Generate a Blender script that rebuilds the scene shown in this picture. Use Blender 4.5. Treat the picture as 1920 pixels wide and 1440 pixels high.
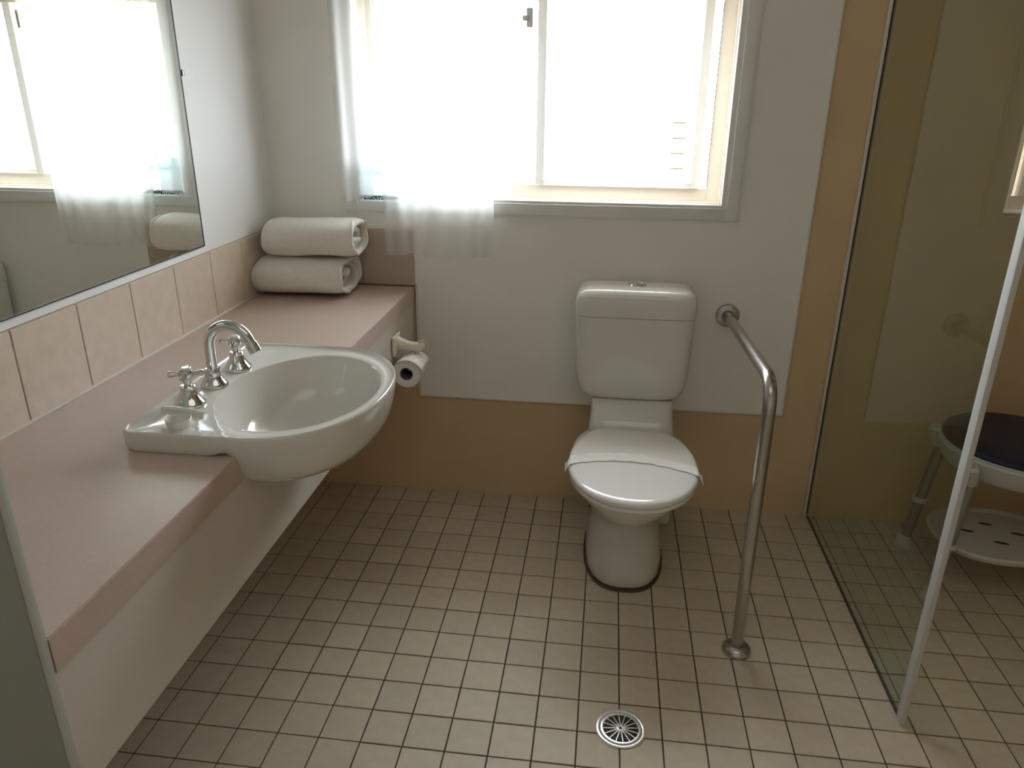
import bpy, bmesh, math, random
from mathutils import Vector, Matrix, noise

random.seed(7)
for o in list(bpy.data.objects):
    bpy.data.objects.remove(o, do_unlink=True)
S = bpy.context.scene
COL = S.collection

# ------------------------------------------------------------------ camera
cd = bpy.data.cameras.new('camera')
cam = bpy.data.objects.new('camera', cd)
COL.objects.link(cam)
cam.location = (-0.0926, -1.6806, 1.4133)
cam.rotation_euler = (math.radians(68.8315), math.radians(-0.4722), math.radians(7.2181))
cd.sensor_fit = 'HORIZONTAL'
cd.sensor_width = 36.0
cd.lens = 1411.84 / 1920 * 36.0
cd.clip_start = 0.02
S.camera = cam

# ------------------------------------------------------------------ world, light, exposure
W = bpy.data.worlds.new('overcast_sky')
S.world = W
W.use_nodes = True
bg = W.node_tree.nodes['Background']
bg.inputs['Color'].default_value = (0.87, 0.94, 1.0, 1)
bg.inputs['Strength'].default_value = 19.3
S.view_settings.view_transform = 'Standard'
S.view_settings.look = 'None'
S.view_settings.exposure = 0.0
S.view_settings.gamma = 1.0
S.view_settings.use_curve_mapping = False
S.cycles.max_bounces = 14
S.cycles.diffuse_bounces = 8
S.cycles.glossy_bounces = 6
S.cycles.transparent_max_bounces = 16
S.cycles.sample_clamp_indirect = 6.0
S.cycles.use_denoising = True

pd = bpy.data.lights.new('window_portal', 'AREA')
pd.shape = 'RECTANGLE'
pd.size = 1.16
pd.size_y = 0.62
pd.cycles.is_portal = True
po = bpy.data.objects.new('window_portal', pd)
COL.objects.link(po)
po.location = (-0.32, 1.115, 1.39)
po.rotation_euler = (math.radians(-90), 0, 0)

# added fill light under the ceiling, behind the camera
def area(name, loc, rot, sx, sy, power, color=(1, 1, 1)):
    l = bpy.data.lights.new(name, 'AREA')
    l.shape = 'RECTANGLE'
    l.size = sx
    l.size_y = sy
    l.energy = power
    l.color = color
    o = bpy.data.objects.new(name, l)
    COL.objects.link(o)
    o.location = loc
    o.rotation_euler = rot
    return o


area('fill_light', (0.15, -1.35, 2.385), (0, 0, 0), 1.3, 1.1, 3.8, (1.0, 0.95, 0.87))  # invented fill to lift the shaded room, not a real fitting

# ------------------------------------------------------------------ materials
def mat(name, color, rough=0.5, metal=0.0, spec=0.5, var=0.0, vscale=8.0, bump=0.0, bscale=40.0,
        coat=0.0, var2=None):
    m = bpy.data.materials.new(name)
    m.use_nodes = True
    nt = m.node_tree
    b = nt.nodes['Principled BSDF']
    b.inputs['Base Color'].default_value = (*color, 1)
    b.inputs['Roughness'].default_value = rough
    b.inputs['Metallic'].default_value = metal
    b.inputs['Specular IOR Level'].default_value = spec
    b.inputs['Coat Weight'].default_value = coat
    b.inputs['Coat Roughness'].default_value = 0.04
    tc = nt.nodes.new('ShaderNodeTexCoord')
    if var > 0:
        n = nt.nodes.new('ShaderNodeTexNoise')
        n.inputs['Scale'].default_value = vscale
        n.inputs['Detail'].default_value = 4
        nt.links.new(tc.outputs['Object'], n.inputs['Vector'])
        r = nt.nodes.new('ShaderNodeValToRGB')
        lo = [max(0, c * (1 - var)) for c in color]
        hi = [min(1, c * (1 + var)) for c in color]
        if var2:
            lo = list(var2)
        r.color_ramp.elements[0].color = (*lo, 1)
        r.color_ramp.elements[1].color = (*hi, 1)
        r.color_ramp.elements[0].position = 0.3
        r.color_ramp.elements[1].position = 0.7
        nt.links.new(n.outputs['Fac'], r.inputs['Fac'])
        nt.links.new(r.outputs['Color'], b.inputs['Base Color'])
    if bump > 0:
        n2 = nt.nodes.new('ShaderNodeTexNoise')
        n2.inputs['Scale'].default_value = bscale
        n2.inputs['Detail'].default_value = 3
        nt.links.new(tc.outputs['Object'], n2.inputs['Vector'])
        bp = nt.nodes.new('ShaderNodeBump')
        bp.inputs['Strength'].default_value = bump
        bp.inputs['Distance'].default_value = 0.004
        nt.links.new(n2.outputs['Fac'], bp.inputs['Height'])
        nt.links.new(bp.outputs['Normal'], b.inputs['Normal'])
    return m


def tile_mat(name, color, rough, amount):
    """glazed tile: the shade differs a little from piece to piece (object random)"""
    m = mat(name, color, rough)
    nt = m.node_tree
    b = nt.nodes['Principled BSDF']
    oi = nt.nodes.new('ShaderNodeObjectInfo')
    tc = nt.nodes.new('ShaderNodeTexCoord')
    n = nt.nodes.new('ShaderNodeTexNoise')
    n.inputs['Scale'].default_value = 30
    n.inputs['Detail'].default_value = 5
    nt.links.new(tc.outputs['Object'], n.inputs['Vector'])
    mr = nt.nodes.new('ShaderNodeMapRange')
    mr.inputs['To Min'].default_value = 1 - amount
    mr.inputs['To Max'].default_value = 1 + amount
    nt.links.new(oi.outputs['Random'], mr.inputs['Value'])
    mr2 = nt.nodes.new('ShaderNodeMapRange')
    mr2.inputs['From Min'].default_value = 0.3
    mr2.inputs['From Max'].default_value = 0.7
    mr2.inputs['To Min'].default_value = 0.94
    mr2.inputs['To Max'].default_value = 1.05
    nt.links.new(n.outputs['Fac'], mr2.inputs['Value'])
    mu = nt.nodes.new('ShaderNodeMath')
    mu.operation = 'MULTIPLY'
    nt.links.new(mr.outputs[0], mu.inputs[0])
    nt.links.new(mr2.outputs[0], mu.inputs[1])
    vm = nt.nodes.new('ShaderNodeVectorMath')
    vm.operation = 'SCALE'
    vm.inputs[0].default_value = color
    nt.links.new(mu.outputs[0], vm.inputs['Scale'])
    nt.links.new(vm.outputs[0], b.inputs['Base Color'])
    return m


def glass_mat(name, tint, ior=1.6, rough=0.0):
    """sheet glass: straight-through transmission plus front-face Fresnel reflection"""
    m = bpy.data.materials.new(name)
    m.use_nodes = True
    nt = m.node_tree
    nt.nodes.clear()
    out = nt.nodes.new('ShaderNodeOutputMaterial')
    tr = nt.nodes.new('ShaderNodeBsdfTransparent')
    tr.inputs['Color'].default_value = (*tint, 1)
    gl = nt.nodes.new('ShaderNodeBsdfGlossy')
    gl.inputs['Roughness'].default_value = rough
    gl.inputs['Color'].default_value = (1, 1, 1, 1)
    fr = nt.nodes.new('ShaderNodeFresnel')
    fr.inputs['IOR'].default_value = ior
    ge = nt.nodes.new('ShaderNodeNewGeometry')
    inv = nt.nodes.new('ShaderNodeMath')
    inv.operation = 'SUBTRACT'
    inv.inputs[0].default_value = 1.0
    nt.links.new(ge.outputs['Backfacing'], inv.inputs[1])
    mu = nt.nodes.new('ShaderNodeMath')
    mu.operation = 'MULTIPLY'
    nt.links.new(fr.outputs[0], mu.inputs[0])
    nt.links.new(inv.outputs[0], mu.inputs[1])
    mx = nt.nodes.new('ShaderNodeMixShader')
    nt.links.new(mu.outputs[0], mx.inputs[0])
    nt.links.new(tr.outputs[0], mx.inputs[1])
    nt.links.new(gl.outputs[0], mx.inputs[2])
    nt.links.new(mx.outputs[0], out.inputs[0])
    return m


def sheer_mat(name):
    m = bpy.data.materials.new(name)
    m.use_nodes = True
    nt = m.node_tree
    nt.nodes.clear()
    out = nt.nodes.new('ShaderNodeOutputMaterial')
    tr = nt.nodes.new('ShaderNodeBsdfTransparent')
    tr.inputs['Color'].default_value = (1, 1, 1, 1)
    tl = nt.nodes.new('ShaderNodeBsdfTranslucent')
    tl.inputs['Color'].default_value = (0.86, 0.86, 0.85, 1)
    df = nt.nodes.new('ShaderNodeBsdfDiffuse')
    df.inputs['Color'].default_value = (0.86, 0.86, 0.85, 1)
    m1 = nt.nodes.new('ShaderNodeMixShader')
    m1.inputs[0].default_value = 0.5
    nt.links.new(tl.outputs[0], m1.inputs[1])
    nt.links.new(df.outputs[0], m1.inputs[2])
    # open weave: a fold seen edge-on lets less through
    lw = nt.nodes.new('ShaderNodeLayerWeight')
    lw.inputs['Blend'].default_value = 0.3
    mr = nt.nodes.new('ShaderNodeMapRange')
    mr.inputs['To Min'].default_value = 0.52
    mr.inputs['To Max'].default_value = 0.68
    nt.links.new(lw.outputs['Facing'], mr.inputs['Value'])
    mx = nt.nodes.new('ShaderNodeMixShader')
    nt.links.new(mr.outputs[0], mx.inputs[0])
    nt.links.new(tr.outputs[0], mx.inputs[1])
    nt.links.new(m1.outputs[0], mx.inputs[2])
    nt.links.new(mx.outputs[0], out.inputs[0])
    return m


M = {}
M['paint_white'] = mat('paint_white', (0.83, 0.83, 0.83), 0.55, var=0.02, vscale=3, bump=0.05, bscale=120)
M['panel_white'] = mat('panel_white', (0.87, 0.855, 0.815), 0.4, var=0.02, vscale=3, bump=0.04, bscale=60)
M['wall_tan'] = mat('wall_tan', (0.645, 0.475, 0.285), 0.45, var=0.05, vscale=4, bump=0.06, bscale=80)
M['ceiling'] = mat('ceiling_paint', (0.75, 0.74, 0.72), 0.7, var=0.02, bump=0.05)
M['bead'] = mat('bead_plastic', (0.72, 0.68, 0.62), 0.4, var=0.02)
M['grout'] = mat('grout', (0.075, 0.055, 0.04), 0.85, var=0.25, vscale=25, bump=0.2, bscale=200)
M['tile_floor'] = tile_mat('tile_floor', (0.57, 0.49, 0.385), 0.55, 0.06)
M['tile_splash'] = tile_mat('tile_splash', (0.63, 0.525, 0.435), 0.3, 0.03)
M['tile_brown'] = tile_mat('tile_brown', (0.50, 0.40, 0.325), 0.3, 0.03)
M['grout_tan'] = mat('grout_tan', (0.40, 0.31, 0.23), 0.8, var=0.1)
M['laminate'] = mat('laminate', (0.52, 0.405, 0.35), 0.33, var=0.03, vscale=90, bump=0.05, bscale=300)
M['apron'] = mat('apron_board', (0.60, 0.555, 0.505), 0.45, var=0.02)
M['ceramic'] = mat('ceramic', (0.72, 0.705, 0.66), 0.08, coat=0.5, var=0.01)
M['plastic_white'] = mat('plastic_white', (0.80, 0.79, 0.76), 0.12, coat=0.3, var=0.01)
M['ceramic_cream'] = mat('ceramic_cream', (0.74, 0.68, 0.58), 0.15, var=0.02)
M['paper'] = mat('paper', (0.82, 0.80, 0.77), 0.8, var=0.02, bump=0.15, bscale=60)
M['card'] = mat('card', (0.16, 0.15, 0.16), 0.9, var=0.1)
M['chrome'] = mat('chrome', (0.72, 0.72, 0.73), 0.07, 1.0, var=0.02)
M['steel'] = mat('brushed_steel', (0.50, 0.48, 0.455), 0.26, 1.0, var=0.06, vscale=60)
M['alu_white'] = mat('alu_white', (0.58, 0.575, 0.565), 0.35, var=0.02)
M['frame_white'] = mat('frame_white', (0.85, 0.845, 0.83), 0.4, var=0.02)
M['frame_cream'] = mat('frame_cream', (0.82, 0.77, 0.68), 0.5, var=0.03)
M['drain_metal'] = mat('drain_metal', (0.86, 0.86, 0.86), 0.28, 0.75, var=0.02)
M['dark_seal'] = mat('dark_seal', (0.025, 0.023, 0.025), 0.5, var=0.1)
M['sealant'] = mat('sealant', (0.085, 0.06, 0.04), 0.7, var=0.2, vscale=30)
M['drain_dark'] = mat('drain_dark', (0.02, 0.018, 0.018), 0.6, var=0.1)
M['towel'] = mat('towel', (0.93, 0.90, 0.84), 0.95, var=0.03, vscale=60, bump=0.9, bscale=420)
M['cushion'] = mat('cushion', (0.012, 0.018, 0.05), 0.42, var=0.1, vscale=20, bump=0.1, bscale=200)
M['stool_plastic'] = mat('stool_plastic', (0.60, 0.595, 0.55), 0.35, var=0.02)
M['stool_leg'] = mat('stool_leg', (0.33, 0.315, 0.29), 0.35, 0.6, var=0.05)
M['rubber'] = mat('rubber', (0.60, 0.59, 0.55), 0.6, var=0.03)
M['door_paint'] = mat('door_paint', (0.34, 0.35, 0.30), 0.4, var=0.03)
M['door_edge'] = mat('door_edge', (0.44, 0.455, 0.41), 0.4, var=0.03)
def frame_glow(name, color, tl):
    """frame colour with translucency added so it glows like window glare"""
    m = mat(name, color, 0.4)
    nt = m.node_tree
    b = nt.nodes['Principled BSDF']
    out = nt.nodes['Material Output']
    t = nt.nodes.new('ShaderNodeBsdfTranslucent')
    t.inputs['Color'].default_value = (*color, 1)
    mx = nt.nodes.new('ShaderNodeMixShader')
    mx.inputs[0].default_value = tl
    nt.links.new(b.outputs[0], mx.inputs[1])
    nt.links.new(t.outputs[0], mx.inputs[2])
    nt.links.new(mx.outputs[0], out.inputs[0])
    return m


M['glow_white'] = frame_glow('glow_white', (0.86, 0.855, 0.84), 0.30)  # added translucency imitates glare on the window frames
M['glow_cream'] = frame_glow('glow_cream', (0.86, 0.835, 0.785), 0.34)
M['brick'] = tile_mat('fence_board', (0.72, 0.60, 0.38), 0.8, 0.08)
M['fence_post'] = mat('fence_post', (0.12, 0.09, 0.06), 0.8, var=0.2)
M['ground'] = mat('ground_concrete', (0.42, 0.40, 0.37), 0.9, var=0.12, vscale=5, bump=0.3)
M['leaf'] = mat('leaf', (0.10, 0.20, 0.05), 0.6, var=0.4, vscale=10)
M['screen_glass'] = glass_mat('screen_glass', (0.83, 0.885, 0.85), 1.57)
M['window_glass'] = glass_mat('window_glass', (0.97, 0.98, 0.98), 1.45)
M['sheer'] = sheer_mat('sheer_fabric')
mm = mat('mirror_silver', (0.86, 0.895, 0.86), 0.0, 1.0)
M['mirror'] = mm


def notice_mat():
    """thin printed sheet: pale blue picture band above, rows of small dark print below"""
    m = bpy.data.materials.new('printed_notice')
    m.use_nodes = True
    nt = m.node_tree
    nt.nodes.clear()
    N = nt.nodes.new
    L = nt.links.new
    out = N('ShaderNodeOutputMaterial')
    tc = N('ShaderNodeTexCoord')
    sp = N('ShaderNodeSeparateXYZ')
    L(tc.outputs['Generated'], sp.inputs[0])

    def band(z0, z1):
        a = N('ShaderNodeMath'); a.operation = 'GREATER_THAN'; a.inputs[1].default_value = z0
        b = N('ShaderNodeMath'); b.operation = 'LESS_THAN'; b.inputs[1].default_value = z1
        L(sp.outputs['Z'], a.inputs[0]); L(sp.outputs['Z'], b.inputs[0])
        c = N('ShaderNodeMath'); c.operation = 'MULTIPLY'
        L(a.outputs[0], c.inputs[0]); L(b.outputs[0], c.inputs[1])
        return c
    mp = N('ShaderNodeMapping')
    mp.inputs['Scale'].default_value = (9, 1, 5)
    L(tc.outputs['Generated'], mp.inputs['Vector'])
    n1 = N('ShaderNodeTexNoise'); n1.inputs['Scale'].default_value = 1.0
    L(mp.outputs[0], n1.inputs['Vector'])
    g1 = N('ShaderNodeMath'); g1.operation = 'GREATER_THAN'; g1.inputs[1].default_value = 0.5
    L(n1.outputs['Fac'], g1.inputs[0])
    b1 = band(0.66, 0.97)
    k1 = N('ShaderNodeMath'); k1.operation = 'MULTIPLY'
    L(g1.outputs[0], k1.inputs[0]); L(b1.outputs[0], k1.inputs[1])
    mp2 = N('ShaderNodeMapping')
    mp2.inputs['Scale'].default_value = (34, 1, 26)
    L(tc.outputs['Generated'], mp2.inputs['Vector'])
    n2 = N('ShaderNodeTexNoise'); n2.inputs['Scale'].default_value = 1.0; n2.inputs['Detail'].default_value = 0
    L(mp2.outputs[0], n2.inputs['Vector'])
    g2 = N('ShaderNodeMath'); g2.operation = 'GREATER_THAN'; g2.inputs[1].default_value = 0.44
    L(n2.outputs['Fac'], g2.inputs[0])
    b2 = band(0.05, 0.15)
    k2 = N('ShaderNodeMath'); k2.operation = 'MULTIPLY'
    L(g2.outputs[0], k2.inputs[0]); L(b2.outputs[0], k2.inputs[1])
    c1 = N('ShaderNodeMixRGB')
    c1.inputs[1].default_value = (0.82, 0.86, 0.87, 1); c1.inputs[2].default_value = (0.52, 0.68, 0.75, 1)
    L(k1.outputs[0], c1.inputs[0])
    c2 = N('ShaderNodeMixRGB')
    c2.inputs[2].default_value = (0.06, 0.07, 0.07, 1)
    L(k2.outputs[0], c2.inputs[0]); L(c1.outputs[0], c2.inputs[1])
    d = N('ShaderNodeBsdfDiffuse'); t = N('ShaderNodeBsdfTranslucent')
    L(c2.outputs[0], d.inputs['Color']); L(c2.outputs[0], t.inputs['Color'])
    mx = N('ShaderNodeMixShader'); mx.inputs[0].default_value = 0.6
    L(d.outputs[0], mx.inputs[1]); L(t.outputs[0], mx.inputs[2])
    L(mx.outputs[0], out.inputs[0])
    return m


M['notice'] = notice_mat()


# ------------------------------------------------------------------ mesh helpers
def link(name, me, m=None, parent=None, loc=None, smooth=True, sharp=35):
    o = bpy.data.objects.new(name, me)
    COL.objects.link(o)
    if m is not None and len(me.materials) == 0:
        me.materials.append(M[m])
    if parent is not None:
        o.parent = parent
    if loc is not None:
        o.location = loc
    if smooth:
        for p in me.polygons:
            p.use_smooth = True
        try:
            me.set_sharp_from_angle(angle=math.radians(sharp))
        except Exception:
            pass
    return o


def bm_obj(name, bm, m, parent=None, smooth=True, sharp=35, loc=None):
    bmesh.ops.recalc_face_normals(bm, faces=bm.faces)
    me = bpy.data.meshes.new(name)
    bm.to_mesh(me)
    bm.free()
    return link(name, me, m, parent, loc, smooth, sharp)


def box(bm, x0, x1, y0, y1, z0, z1, bev=0.0, seg=2):
    r = bmesh.ops.create_cube(bm, size=1.0)
    vs = r['verts']
    for v in vs:
        v.co = Vector(((x0 + x1) / 2 + v.co.x * (x1 - x0), (y0 + y1) / 2 + v.co.y * (y1 - y0),
                       (z0 + z1) / 2 + v.co.z * (z1 - z0)))
    if bev > 0:
        es = list({e for v in vs for e in v.link_edges})
        bmesh.ops.bevel(bm, geom=es, offset=bev, segments=seg, affect='EDGES', profile=0.5)


def box_obj(name, m, x0, x1, y0, y1, z0, z1, bev=0.0, parent=None, seg=2):
    bm = bmesh.new()
    ox = parent.matrix_world.translation if parent is not None and parent.type == 'EMPTY' else Vector((0, 0, 0))
    box(bm, x0 - ox.x, x1 - ox.x, y0 - ox.y, y1 - ox.y, z0 - ox.z, z1 - ox.z, bev, seg)
    return bm_obj(name, bm, m, parent)


def lathe(bm, prof, n=32, c=(0, 0, 0), axis='Z', cap0=False, cap1=False):
    rings = []
    for r, h in prof:
        ring = []
        for i in range(n):
            a = 2 * math.pi * i / n
            p = (r * math.cos(a), r * math.sin(a), h)
            if axis == 'Y':
                p = (p[0], p[2], -p[1])
            elif axis == 'X':
                p = (p[2], p[0], p[1])
            ring.append(bm.verts.new((p[0] + c[0], p[1] + c[1], p[2] + c[2])))
        rings.append(ring)
    for a, b in zip(rings, rings[1:]):
        for i in range(n):
            bm.faces.new((a[i], a[(i + 1) % n], b[(i + 1) % n], b[i]))
    if cap0:
        bm.faces.new(rings[0][::-1])
    if cap1:
        bm.faces.new(rings[-1])


def loft(bm, rings, cap0=True, cap1=True):
    vr = [[bm.verts.new(p) for p in r] for r in rings]
    n = len(vr[0])
    for a, b in zip(vr, vr[1:]):
        for i in range(n):
            bm.faces.new((a[i], a[(i + 1) % n], b[(i + 1) % n], b[i]))
    if cap0:
        bm.faces.new(vr[0][::-1])
    if cap1:
        bm.faces.new(vr[-1])
    return vr


def tube(bm, pts, r, n=16, cap=True):
    """round tube along points; r a number or a list"""
    pts = [Vector(p) for p in pts]
    rs = r if isinstance(r, (list, tuple)) else [r] * len(pts)
    rings = []
    prev = None
    for i, p in enumerate(pts):
        if i == 0:
            t = pts[1] - pts[0]
        elif i == len(pts) - 1:
            t = pts[-1] - pts[-2]
        else:
            t = (pts[i + 1] - pts[i]).normalized() + (pts[i] - pts[i - 1]).normalized()
        t.normalize()
        if prev is None:
            u = Vector((1, 0, 0)) if abs(t.x) < 0.8 else Vector((0, 1, 0))
            u = (u - t * u.dot(t)).normalized()
        else:
            u = (prev - t * prev.dot(t)).normalized()
        prev = u
        w = t.cross(u)
        rings.append([p + (u * math.cos(2 * math.pi * k / n) + w * math.sin(2 * math.pi * k / n)) * rs[i]
                      for k in range(n)])
    loft(bm, rings, cap, cap)


def fillet(pts, rad, seg=8):
    pts = [Vector(p) for p in pts]
    out = [pts[0]]
    for a, b, c in zip(pts, pts[1:], pts[2:]):
        u = (a - b).normalized()
        v = (c - b).normalized()
        ang = u.angle(v)
        d = min(rad / math.tan(ang / 2), (a - b).length * 0.49, (c - b).length * 0.49)
        p0 = b + u * d
        p1 = b + v * d
        for k in range(seg + 1):
            t = k / seg
            out.append((1 - t) ** 2 * p0 + 2 * t * (1 - t) * b + t * t * p1)
    out.append(pts[-1])
    return out


def supell(cx, cy, a, b, n, z, k=48, rot=0.0):
    r = []
    for i in range(k):
        t = 2 * math.pi * i / k
        c, s = math.cos(t), math.sin(t)
        x = a * math.copysign(abs(c) ** (2 / n), c)
        y = b * math.copysign(abs(s) ** (2 / n), s)
        r.append(Vector((cx + x * math.cos(rot) - y * math.sin(rot), cy + x * math.sin(rot) + y * math.cos(rot), z)))
    return r


def empty(name, loc):
    o = bpy.data.objects.new(name, None)
    COL.objects.link(o)
    o.location = loc
    o.empty_display_size = 0.05
    bpy.context.view_layer.update()
    return o


def tag(o, label, cat, group=None):
    o['label'] = label
    o['category'] = cat
    if group:
        o['group'] = group
    return o


def structure(o):
    o['kind'] = 'structure'
    return o


def shift(bm, off):
    bmesh.ops.translate(bm, verts=bm.verts, vec=Vector(off))


# ------------------------------------------------------------------ room shell
XL, XR = -1.22, 1.62
YB, YN = 0.797, -2.45
ZC = 2.40
WT = 0.30
# window opening in the back wall
WX0, WX1, WZ0, WZ1 = -0.905, 0.262, 1.085, 1.722

bm = bmesh.new()
box(bm, XL, XR, YN, YB, -0.10, -0.0022)
floor = structure(bm_obj('floor', bm, 'grout', smooth=False))

bm = bmesh.new()
box(bm, XL - 0.1, XR + 0.1, YN - 0.1, YB + WT, ZC, ZC + 0.1)
ceiling = structure(bm_obj('ceiling', bm, 'ceiling', smooth=False))

bm = bmesh.new()
box(bm, XL - 0.1, XL, YN, YB, -0.1, ZC)
wall_left = structure(bm_obj('wall_left', bm, 'paint_white', smooth=False))

bm = bmesh.new()
box(bm, XR, XR + 0.1, YN, YB, -0.1, ZC)
wall_right = structure(bm_obj('wall_right', bm, 'wall_tan', smooth=False))

bm = bmesh.new()
box(bm, XL - 0.1, XR + 0.1, YN - 0.1, YN, -0.1, ZC)
wall_near = structure(bm_obj('wall_near', bm, 'paint_white', smooth=False))

# back wall: four blocks around the window opening, one mesh
bm = bmesh.new()
box(bm, XL - 0.1, WX0, YB, YB + WT, -0.1, ZC)
box(bm, WX1, XR + 0.1, YB, YB + WT, -0.1, ZC)
box(bm, WX0, WX1, YB, YB + WT, -0.1, WZ0)
box(bm, WX0, WX1, YB, YB + WT, WZ1, ZC)
wall_back = structure(bm_obj('wall_back', bm, 'wall_tan', smooth=False))

# white wall board on the back wall (around the window) from the vanity to the shower strip
PX0, PX1, PZ0 = -0.731, 0.537, 0.388
PT = 0.006
bm = bmesh.new()
box(bm, XL, PX0, YB - PT, YB, 0.80, ZC)
box(bm, PX0, WX0 if WX0 > PX0 else PX0 + 1e-4, YB - PT, YB, PZ0, ZC)
wall_board_cells = []
bm.free()
bm = bmesh.new()
for (x0, x1, z0, z1) in [(XL, WX0, 0.80, ZC), (WX0, WX1, 0.80, WZ0), (WX0, WX1, WZ1, ZC), (WX1, PX1, 0.80, ZC),
                         (PX0, PX1, PZ0, 0.80)]:
    box(bm, x0, x1, YB - PT, YB - 0.0002, z0, z1)
wall_board = bm_obj('wall_board', bm, 'panel_white', wall_back, smooth=False)
# light plastic beads on the edges of the board
bm = bmesh.new()
box(bm, PX0 - 0.004, PX0 + 0.003, YB - 0.010, YB - 0.0003, PZ0, 0.80, 0.0015)
box(bm, PX0 - 0.004, PX1 + 0.003, YB - 0.010, YB - 0.0003, PZ0 - 0.004, PZ0 + 0.002, 0.0015)
box(bm, PX1 - 0.002, PX1 + 0.003, YB - 0.009, YB - 0.0003, PZ0, ZC - 0.01, 0.0015)
bm_obj('edge_bead', bm, 'bead', wall_back)

# ------------------------------------------------------------------ floor tiles, 100 mm grid, each one an object
def tile_mesh(name, w, d, h, bev, m):
    bm = bmesh.new()
    box(bm, -w / 2, w / 2, -d / 2, d / 2, -h, 0, 0, 1)
    top = [e for e in bm.edges if all(v.co.z > -1e-6 for v in e.verts)]
    bmesh.ops.bevel(bm, geom=top, offset=bev, segments=1, affect='EDGES')
    bmesh.ops.recalc_face_normals(bm, faces=bm.faces)
    me = bpy.data.meshes.new(name)
    bm.to_mesh(me)
    bm.free()
    me.materials.append(M[m])
    return me


T = 0.1
G = 0.0034
tile_me = tile_mesh('floor_tile', T - G, T - G, 0.008, 0.0010, 'tile_floor')
last_d = YB - 0.0005 - 0.7 - G / 2
last_me = tile_mesh('floor_tile_cut', T - G, last_d, 0.008, 0.0010, 'tile_floor')
rest = bmesh.new()
DRAIN = (0.003, -0.28)
n_t = 0
for j in range(-24, 8):
    for i in range(-12, 16):
        x = (i + 0.5) * T
        y = (j + 0.5) * T
        cut = j == 7
        if cut:
            y = 0.7 + G / 2 + last_d / 2
        seen = -5 <= j and -9 <= i <= 12 and not (j < -3 and i < -6) and not (j > 3 and i > 10)
        if seen:
            me = last_me if cut else tile_me
            o = bpy.data.objects.new('tile', me)
            COL.objects.link(o)
            o.parent = floor
            o.location = (x, y, random.uniform(-0.0003, 0.0003))
            o.rotation_euler = (random.gauss(0, 0.0012), random.gauss(0, 0.0012), random.gauss(0, 0.003))
            n_t += 1
        else:
            d2 = (last_d if cut else T - G) / 2
            w2 = (T - G) / 2
            if x + w2 < XR and x - w2 > XL:
                box(rest, x - w2, x + w2, y - d2, y + d2, -0.008, 0)
o = bm_obj('tile_field', rest, 'tile_floor', floor, smooth=False)
o['kind'] = 'stuff'

# ------------------------------------------------------------------ splash tiles over the vanity
CT = 0.791          # counter top height
SZ0, SZ1 = CT + 0.003, 0.983
TP = 0.1915
bm = bmesh.new()
box(bm, XL, XL + 0.004, -1.0165, YB - PT - 0.001, SZ0 - 0.001, SZ1)
o = bm_obj('splash_grout', bm, 'grout_tan', wall_left, smooth=False)
yj = [-1.0165] + [-0.437 + TP * k for k in range(-2, 7)] + [YB - PT - 0.012]
for a, b in zip(yj, yj[1:]):
    if b - a < 0.03:
        continue
    g = 0.0012
    box_obj('splash_tile', 'tile_splash', XL + 0.001, XL + 0.0085 + random.uniform(-0.0004, 0.0004), a + g, b - g,
            SZ0 + 0.001, SZ1 - 0.001, 0.0012, wall_left, 1)
box_obj('sealant_line', 'bead', XL + 0.0005, XL + 0.0118, -1.0165, YB - PT - 0.012, CT - 0.004, SZ0 + 0.0018, 0.001, wall_left)
bm = bmesh.new()
box(bm, XL + 0.009, PX0 - 0.005, YB - PT - 0.004, YB - PT, SZ0 - 0.001, SZ1)
bm_obj('splash_grout', bm, 'grout_tan', wall_back, smooth=False)
xj = [XL + 0.009, -1.105, -1.105 + TP, PX0 - 0.004]
for a, b in zip(xj, xj[1:]):
    g = 0.0005
    box_obj('splash_tile', 'tile_brown', a + g, b - g, YB - PT - 0.0105, YB - PT - 0.001, SZ0 + 0.001, SZ1 - 0.001,
            0.0012, wall_back, 1)

# ------------------------------------------------------------------ window
win = structure(empty('window_1', (-0.32, YB, WZ0)))


def fbox(bm, off, x0, x1, y0, y1, z0, z1, bev=0.0):
    box(bm, x0 - off.x, x1 - off.x, y0 - off.y, y1 - off.y, z0 - off.z, z1 - off.z, bev)


def frame_obj(name, m, x0, x1, z0, z1, y0, y1, w, parent, bev=0.002, wb=None, mitre=True):
    """rectangular ring, w = member width; wb = bottom member width"""
    off = parent.matrix_world.translation
    wb = w if wb is None else wb
    bm = bmesh.new()
    fbox(bm, off, x0, x0 + w, y0, y1, z0, z1, bev)
    fbox(bm, off, x1 - w, x1, y0, y1, z0, z1, bev)
    fbox(bm, off, x0 + w, x1 - w, y0, y1, z0, z0 + wb, bev)
    fbox(bm, off, x0 + w, x1 - w, y0, y1, z1 - w, z1, bev)
    return bm_obj(name, bm, m, parent)


# flat architrave on the wall, stepped like the photograph
frame_obj('architrave', 'frame_white', WX0 - 0.052, WX1 + 0.050, WZ0 - 0.042, WZ1 + 0.045, YB - PT - 0.012, YB - PT, 0.036,
          win)
frame_obj('architrave_bead', 'frame_white', WX0 - 0.058, WX1 + 0.056, WZ0 - 0.048, WZ1 + 0.051, YB - PT - 0.007, YB - PT,
          0.006, win, 0.001)
frame_obj('jamb', 'frame_white', WX0 - 0.016, WX1 + 0.016, WZ0 - 0.016, WZ1 + 0.016, YB - PT - 0.006, YB + 0.055, 0.019,
          win)
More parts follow.
